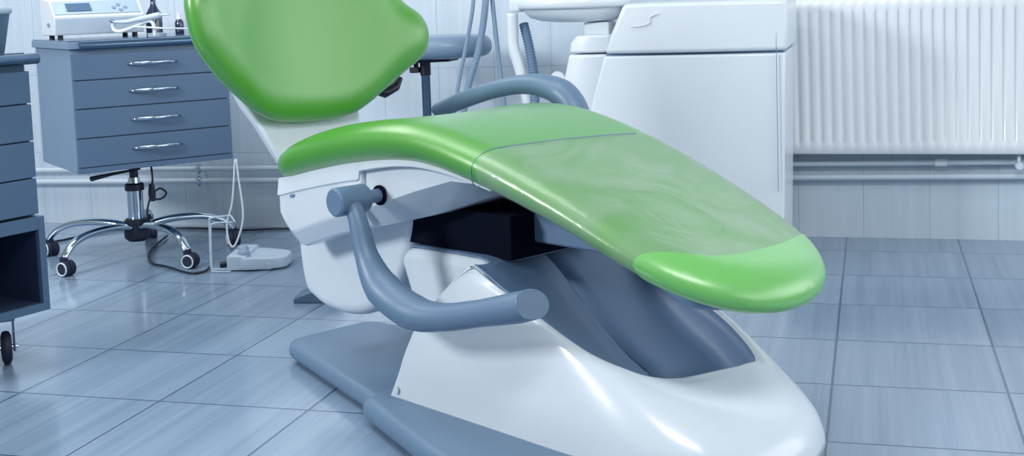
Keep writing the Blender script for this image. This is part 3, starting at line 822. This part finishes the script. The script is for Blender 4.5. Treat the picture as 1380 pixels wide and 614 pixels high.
# open shelf module: sides, top, bottom, back
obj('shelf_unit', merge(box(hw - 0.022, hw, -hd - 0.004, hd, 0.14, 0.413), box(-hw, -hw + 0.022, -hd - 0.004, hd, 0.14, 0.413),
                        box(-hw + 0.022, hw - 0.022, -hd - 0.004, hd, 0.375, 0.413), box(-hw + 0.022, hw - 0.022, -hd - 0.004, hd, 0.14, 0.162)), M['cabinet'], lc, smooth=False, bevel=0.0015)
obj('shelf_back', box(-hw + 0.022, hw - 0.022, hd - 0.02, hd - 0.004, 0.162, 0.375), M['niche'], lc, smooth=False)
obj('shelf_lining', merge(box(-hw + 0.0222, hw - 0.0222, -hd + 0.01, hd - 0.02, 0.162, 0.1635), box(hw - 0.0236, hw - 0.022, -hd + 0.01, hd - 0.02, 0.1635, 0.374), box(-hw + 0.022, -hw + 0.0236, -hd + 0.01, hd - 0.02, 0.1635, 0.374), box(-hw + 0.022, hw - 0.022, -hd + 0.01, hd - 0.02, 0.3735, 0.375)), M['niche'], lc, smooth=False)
for sx, sy in ((0.095, -0.16), (0.12, -0.12), (0.15, -0.13)):
    obj('bolt_head', lathe([(0, 0.1635), (0.009, 0.1635), (0.007, 0.170), (0, 0.172)], 14, (sx, sy, 0)), M['chrome'], lc)
for cx_, cy_ in ((hw - 0.108, -hd + 0.080), (-hw + 0.085, -hd + 0.085), (hw - 0.085, hd - 0.085), (-hw + 0.085, hd - 0.085)):
    wl_ = obj('castor', lathe([(0, -0.014), (0.034, -0.014), (0.044, -0.010), (0.047, -0.005), (0.047, 0.005), (0.044, 0.010), (0.034, 0.014), (0, 0.014)], 30, (0, 0, 0), 'Y'), M['rubber'], lc, angle=35)
    wl_.location = (cx_, cy_ - 0.02, 0.047); wl_.rotation_euler = (0, 0, math.radians(58))
    fk = merge(box(-0.014, 0.014, -0.024, -0.018, -0.012, 0.078), box(-0.014, 0.014, 0.018, 0.024, -0.012, 0.078), box(-0.024, 0.024, -0.026, 0.026, 0.078, 0.093))
    obj('castor_fork', fk, M['steel'], wl_, smooth=False, bevel=0.002)
    obj('axle', lathe([(0, -0.030), (0.007, -0.030), (0.007, 0.030), (0, 0.030)], 12, (0, 0, 0), 'Y'), M['chrome'], wl_)
# tapered container standing on it
ct = thing('tapered_container', 'blue-grey tapered container with a pale rim on the left cabinet', 'container', (-2.393, 3.06, 0.879))
obj('container_body', lathe([(0, 0), (0.036, 0), (0.038, 0.004), (0.058, 0.112), (0.052, 0.112), (0.034, 0.008), (0, 0.008)], 36), M['cabinet'], ct, angle=35)
obj('rim', lathe([(0.050, 0.112), (0.058, 0.110), (0.064, 0.113), (0.066, 0.124), (0.062, 0.132), (0.054, 0.132), (0.050, 0.125)], 36), M['panel_low'], ct, angle=180)

# ------------------------------------------------------------------ foot pedal, cables on the floor
fpd = thing('foot_pedal', 'pale grey foot pedal with two round knobs and wire handle on the floor', 'pedal', (-2.285, 4.31, 0), math.radians(14))
def ploc(p):
    v = Vector(p) - Vector((-2.285, 4.31, 0)); a = math.radians(-14)
    return Vector((v.x * math.cos(a) - v.y * math.sin(a), v.x * math.sin(a) + v.y * math.cos(a), v.z))
obj('pedal_housing', loft([[(x, -0.085, 0.003), (x, -0.085, h), (x, -0.075, h + 0.004), (x, 0.115, h + 0.006), (x, 0.125, h), (x, 0.125, 0.003)] for x, h in ((-0.065, 0.052), (-0.055, 0.058), (0.01, 0.055), (0.014, 0.034), (0.10, 0.028))]), M['pedal'], fpd, smooth=False, bevel=0.005, bseg=3)
PO = resample(spline([Vector(p) for p in ((-0.02, -0.078), (0.08, -0.085), (0.145, -0.055), (0.155, 0.0), (0.145, 0.07), (0.08, 0.10), (0.0, 0.10))], 6, True), 60)
obj('tread', pillow(PO, lambda p: 0.040, lambda p: Vector((0.07, 0)).lerp(p, 0.1), lambda p, h: Vector((p.x, p.y, 0.004 + h + (0.05 * (0.15 - p.x) if h > 0.02 else 0))), rmax=0.007, fills=(0.3, 0.6, 1)), M['pedal'], fpd, angle=180)
for kx, ky in ((-0.005, -0.055), (-0.03, 0.03)):
    obj('knob', lathe([(0, 0.058), (0.023, 0.058), (0.023, 0.066), (0.018, 0.074), (0.008, 0.078), (0, 0.078)], 22, (kx, ky, 0)), M['knob'], fpd, angle=60)
obj('cable_gland', tube([(-0.065, -0.02, 0.02), (-0.105, -0.025, 0.014)], 0.012, 12), M['black'], fpd, angle=60)
wire = [ploc(p) for p in ((-2.30, 4.19, 0.006), (-2.372, 4.19, 0.006), (-2.380, 4.195, 0.02), (-2.378, 4.20, 0.165), (-2.372, 4.20, 0.180), (-2.355, 4.205, 0.186), (-2.285, 4.22, 0.187))]
wire2 = [ploc(p) for p in ((-2.31, 4.23, 0.006), (-2.395, 4.225, 0.006), (-2.403, 4.23, 0.02), (-2.405, 4.24, 0.182), (-2.398, 4.24, 0.195), (-2.380, 4.242, 0.200), (-2.318, 4.245, 0.207))]
hdl = [(p.x, p.y, p.z) for p in spline(wire, 4)] + [(p.x, p.y, p.z) for p in reversed(spline(wire2, 4))]
obj('wire_handle', tube(hdl, 0.0032, 8), M['pedal'], fpd, angle=180)

tag(obj('pedal_cable', tube(spline([(-2.93, 4.80, 0.010), (-2.851, 4.553, 0.007), (-2.783, 4.413, 0.006), (-2.685, 4.286, 0.006), (-2.598, 4.242, 0.006), (-2.47, 4.16, 0.006), (-2.420, 4.155, 0.006), (-2.405, 4.19, 0.006), (-2.412, 4.235, 0.010)], 8), 0.0048, 8), M['black'], angle=180),
    'dark cable curving over the floor tiles from the star base to the foot pedal', 'cable')
tag(obj('floor_cable', tube(spline([(-3.60, 4.52, 0.006), (-3.402, 4.636, 0.006), (-3.34, 4.75, 0.006), (-3.24, 4.93, 0.006), (-2.95, 5.00, 0.006), (-2.668, 4.985, 0.006), (-2.48, 5.03, 0.006), (-2.0, 5.06, 0.006)], 8), 0.005, 8), M['black'], angle=180),
    'dark cable lying along the foot of the tiled wall', 'cable')
tag(obj('hanging_cable', tube(spline([(-2.478, 4.60, 0.372), (-2.500, 4.60, 0.20), (-2.529, 4.60, 0.11), (-2.527, 4.60, 0.04), (-2.508, 4.60, 0.012), (-2.482, 4.60, 0.05), (-2.458, 4.60, 0.12), (-2.456, 4.60, 0.19), (-2.466, 4.60, 0.29), (-2.472, 4.60, 0.372)], 8), 0.0042, 10), M['cable_white'], angle=180),
    'white cable hanging in a loop below the right corner of the drawer cabinet', 'cable')
dk = thing('floor_switch', 'small dark wedge-shaped floor switch behind the rounded white chair housing', 'switch', (-1.79, 3.85, 0), math.radians(10))
obj('switch_body', loft([[(x, -0.05, 0.0), (x, -0.05, h), (x, -0.035, h + 0.006), (x, 0.05, h + 0.006), (x, 0.06, h), (x, 0.06, 0.0)] for x, h in ((-0.075, 0.012), (-0.06, 0.02), (0.0, 0.042), (0.08, 0.045))]), M['hose_dark'], dk, smooth=False, bevel=0.004)

# ------------------------------------------------------------------ operator stool behind the chair
stl = thing('operator_stool', 'grey round-seated stool on a steel column, between the green backrest and the unit', 'stool', (-1.685, 4.70, 0), 0.0)
SEO = resample([Vector((0.055 + 0.215 * math.cos(2 * PI * k / 64), 0.18 * math.sin(2 * PI * k / 64))) for k in range(64)], 64)
obj('seat', pillow(SEO, lambda p: 0.085, lambda p: Vector((0.055, 0)).lerp(p, 0.1), lambda p, h: Vector((p.x, p.y, 0.758 + h - (0.02 if h < 0.04 else 0) * 0 + 0.0)), rmax=0.042, fills=(0.3, 0.6, 1)), M['stool'], stl, angle=180)
obj('seat_plate', loft([[(-0.10, -0.06, 0.738), (0.12, -0.06, 0.744), (0.12, 0.06, 0.744), (-0.10, 0.06, 0.738)], [(-0.10, -0.06, 0.758), (0.12, -0.06, 0.760), (0.12, 0.06, 0.760), (-0.10, 0.06, 0.758)]]), M['black'], stl, smooth=False, bevel=0.003)
obj('neck', lathe([(0, 0.69), (0.021, 0.69), (0.021, 0.74), (0, 0.74)], 20), M['black'], stl)
obj('tilt_knob', merge(box(-0.06, -0.02, -0.02, 0.02, 0.70, 0.722), box(-0.045, -0.03, -0.012, 0.012, 0.722, 0.745)), M['black'], stl, smooth=False, bevel=0.004)
obj('column', lathe([(0, 0.10), (0.025, 0.10), (0.025, 0.40), (0.0175, 0.405), (0.0175, 0.69), (0, 0.69)], 24), M['stool_col'], stl, angle=35)
obj('hub', lathe([(0, 0.06), (0.04, 0.06), (0.045, 0.08), (0.04, 0.11), (0, 0.11)], 24), M['black'], stl)
for k in range(5):
    a = math.radians(20 + 72 * k); dx, dy = math.cos(a), math.sin(a)
    P = spline([Vector((dx * r, dy * r, z)) for r, z in ((0.03, 0.088), (0.14, 0.092), (0.23, 0.078), (0.255, 0.062))], 4)
    lg = obj('leg', tube(P, [0.017 - 0.005 * i / (len(P) - 1) for i in range(len(P))], 12, flat=(1.1, 0.8)), M['stool_col'], stl, angle=180)
    obj('castor', xf(caster_bm(), Matrix.Translation((dx * 0.255, dy * 0.255, 0)) @ Matrix.Rotation(a + 0.6, 4, 'Z')), M['rubber'], lg, angle=35)

# ------------------------------------------------------------------ white dental unit
un = thing('dental_unit', 'tall white dental unit cabinet with a horizontal seam, beside the radiator', 'dental unit', (-0.60, 4.50, 0))
UX, UYF = -0.60, 4.50
def u(x, y, z): return (x - UX, y - UYF, z)
def uloft(zs, front, back, m, name, parent=un, bevel=0.012, seg=4):
    rings = []
    for z, xl, xr in zs:
        n = 14; ring = []
        for i in range(n + 1):
            t = i / n; x = xl + (xr - xl) * t
            bulge = 0.018 * math.sin(PI * min(1, max(0, t)))
            ring.append(u(x, front - bulge, z))
        ring.append(u(xr, back, z)); ring.append(u(xl, back, z))
        rings.append(ring)
    return obj(name, loft(rings), m, parent, angle=35, bevel=bevel, bseg=seg)
uloft([(0.03, -1.02, -0.298), (0.30, -1.00, -0.292), (0.604, -0.950, -0.286), (0.768, -0.902, -0.282)], 4.36, 4.84, M['white_unit'], 'lower_body', bevel=0.008)
uloft([(0.776, -0.898, -0.276), (0.84, -0.876, -0.273), (0.93, -0.835, -0.272), (0.947, -0.825, -0.276)], 4.348, 4.85, M['white_unit'], 'upper_body', bevel=0.014, seg=5)
obj('seam_gasket', merge(box(-0.895 - UX, -0.29 - UX, 4.37 - UYF, 4.83 - UYF, 0.765, 0.779)), M['trough'], un, smooth=False)
obj('side_panel_seam', box(-0.3125 - UX, -0.3105 - UX, 4.3445 - UYF, 4.35 - UYF, 0.30, 0.93), M['trough'], un, smooth=False)
obj('plinth', box(-0.98 - UX, -0.33 - UX, 4.40 - UYF, 4.80 - UYF, 0.0, 0.035), M['trough'], un, smooth=False)
# embossed wave mark on the upper body
wv = spline([u(-0.800, 4.3335, 0.868), u(-0.755, 4.331, 0.872), u(-0.735, 4.330, 0.882), u(-0.735, 4.330, 0.898), u(-0.715, 4.329, 0.908), u(-0.70, 4.3285, 0.913)], 5)
obj('embossed_mark', tube(wv, [0.001 + 0.002 * math.sin(PI * (i + 1) / (len(wv) + 1)) for i in range(len(wv))], 8), M['radiator'], un, angle=180)
# lower side cabinet with the cuspidor support
sd = uloft([(0.03, -1.14, -0.96), (0.30, -1.115, -0.955), (0.604, -1.072, -0.94), (0.775, -1.032, -0.89)], 4.38, 4.78, M['white_unit'], 'side_body', bevel=0.010)
uloft([(0.780, -1.030, -0.89), (0.815, -1.024, -0.885), (0.842, -1.000, -0.88)], 4.376, 4.78, M['white_unit'], 'side_cap', bevel=0.016, seg=4)
obj('side_knob', lathe([(0, 0), (0.028, 0), (0.030, 0.012), (0.018, 0.03), (0, 0.032)], 22, (0, 0, 0), 'Y'), M['white_unit'], un, angle=60).location = u(-1.085, 4.41, 0.685)
un_k = obj('cuspidor_neck', box(-0.985 - UX, -0.895 - UX, 4.42 - UYF, 4.56 - UYF, 0.838, 0.885), M['white_unit'], un, smooth=False, bevel=0.006)
# spittoon bowl
bw = []
for z, r in ((0.862, 0.085), (0.868, 0.125), (0.885, 0.168), (0.905, 0.190), (0.928, 0.198), (0.938, 0.200)):
    pass
cusp = thing('cuspidor_bowl', 'white spittoon bowl overhanging to the left of the dental unit', 'spittoon', (-1.035, 4.50, 0.886))
def bowl_ring(z, rx, ry, cx=0.0):
    return [(cx + rx * math.cos(2 * PI * k / 40), ry * math.sin(2 * PI * k / 40), z - 0.886) for k in range(40)]
rings = [bowl_ring(z, rx, rx * 0.85, cx) for z, rx, cx in ((0.8865, 0.07, 0.05), (0.8875, 0.10, 0.04), (0.893, 0.14, 0.02), (0.906, 0.168, 0.006), (0.925, 0.182, 0.0), (0.936, 0.186, 0.0), (0.938, 0.200, 0.0), (0.945, 0.206, 0.0), (0.968, 0.206, 0.0), (0.974, 0.200, 0.0), (0.974, 0.18, 0.0), (0.94, 0.14, 0.0), (0.92, 0.05, 0.0))]
obj('bowl', loft(rings), M['white_unit'], cusp, angle=45)
obj('rim_lug', box(-0.235, -0.18, -0.05, 0.05, 0.042, 0.09), M['white_unit'], cusp, smooth=False, bevel=0.012, bseg=3)

# bent white support tube and hoses
tag(obj('support_tube', tube(spline([(-1.257, 4.46, 0.925), (-1.258, 4.46, 0.86), (-1.256, 4.46, 0.80), (-1.238, 4.46, 0.735), (-1.222, 4.46, 0.67), (-1.208, 4.46, 0.60), (-1.195, 4.46, 0.50), (-1.19, 4.46, 0.0)], 6), 0.0215, 18), M['white_unit'], angle=180),
    'bent white support tube standing under the spittoon bowl', 'tube')
def corrugated(path, r, m, name, label, amp, per):
    P = spline(path, 10); L = 0; rad = []; dense = []
    for i in range(len(P) - 1):
        for k in range(4): dense.append(P[i].lerp(P[i + 1], k / 4))
    for i, p in enumerate(dense):
        if i: L += (p - dense[i - 1]).length
        rad.append(r + amp * math.sin(2 * PI * L / per))
    return tag(obj(name, tube(dense, rad, 14), m, angle=180), label, 'hose')
corrugated([(-1.226, 4.50, 0.884), (-1.200, 4.47, 0.80), (-1.178, 4.44, 0.70), (-1.172, 4.42, 0.60), (-1.175, 4.40, 0.40), (-1.18, 4.395, 0.20), (-1.185, 4.395, 0.0)], 0.0165, M['hose_dark'], 'suction_hose', 'dark corrugated hose dropping from the spittoon beside the bent tube', 0.0016, 0.011)
corrugated([(-1.345, 4.45, 1.15), (-1.353, 4.45, 0.97), (-1.385, 4.45, 0.80), (-1.432, 4.45, 0.66), (-1.46, 4.45, 0.50), (-1.44, 4.45, 0.30), (-1.36, 4.46, 0.10), (-1.32, 4.46, 0.02)], 0.0125, M['hose'], 'ribbed_hose', 'thicker ribbed grey hose hanging between two thinner hoses', 0.0012, 0.010)
tag(obj('smooth_hose', tube(spline([(-1.385, 4.43, 1.15), (-1.393, 4.43, 0.975), (-1.425, 4.43, 0.82), (-1.464, 4.43, 0.665), (-1.49, 4.43, 0.50), (-1.46, 4.43, 0.25), (-1.42, 4.43, 0.02)], 8), 0.0075, 12), M['hose'], angle=180),
    'thin grey hose nearest the stool, left of the ribbed hose', 'hose')
tag(obj('smooth_hose', tube(spline([(-1.336, 4.47, 1.15), (-1.333, 4.47, 0.98), (-1.322, 4.47, 0.82), (-1.305, 4.47, 0.62), (-1.29, 4.47, 0.45), (-1.27, 4.47, 0.02)], 8), 0.0085, 12), M['hose'], angle=180),
    'thin grey hose beside the white support tube', 'hose')

# ------------------------------------------------------------------ light
def area(name, loc, target, size, power, col, sy=None):
    l = bpy.data.lights.new(name, 'AREA'); l.energy = power; l.color = col; l.size = size
    if sy: l.shape = 'RECTANGLE'; l.size_y = sy
    o = bpy.data.objects.new(name, l); COL.objects.link(o); o.location = loc
    d = Vector(target) - Vector(loc)
    o.rotation_euler = d.to_track_quat('-Z', 'Y').to_euler()
    return o
area('key_lamp', (-3.9, 0.5, 2.3), (-1.9, 4.3, 0.4), 0.8, 120, (1.0, 1.0, 1.0))
area('ceiling_lamp', (-1.7, 2.9, 2.75), (-1.7, 2.9, 0), 1.8, 22, (0.97, 0.99, 1.0), 0.6)
area('ceiling_lamp', (-3.5, 4.0, 2.75), (-2.6, 3.6, 0), 1.6, 38, (1.0, 1.0, 1.0), 0.6)
area('ceiling_lamp', (0.2, 0.9, 2.6), (-0.2, 4.5, 0.6), 1.3, 46, (1.0, 1.0, 1.0), 0.6)
area('unseen_window_light', (0.3, 5.05, 1.85), (-0.6, 2.0, 0.6), 1.8, 6, (0.92, 0.97, 1.0), 1.2)  # unseen back window, added for glossy reflections on floor and leg rest
area('unseen_window_light', (3.4, 3.7, 1.75), (-1.2, 3.4, 0.9), 3.2, 60, (0.97, 0.99, 1.0), 1.8)  # unseen right-hand window, added and sized so the backrest reflects pale
area('unseen_window_light', (3.4, 0.9, 1.6), (-1.0, 3.2, 0.9), 1.8, 34, (0.97, 0.99, 1.0), 1.8)  # second unseen right-hand window, added to pale the backrest's far wing
wld = bpy.data.worlds.new('world'); SC.world = wld; wld.use_nodes = True
bg = wld.node_tree.nodes['Background']
bg.inputs['Color'].default_value = (0.88, 0.94, 1.0, 1); bg.inputs['Strength'].default_value = 0.33
SC.view_settings.view_transform = 'Standard'
SC.view_settings.look = 'None'
SC.view_settings.gamma = 1.0
SC.view_settings.use_curve_mapping = False
SC.view_settings.exposure = 0.0
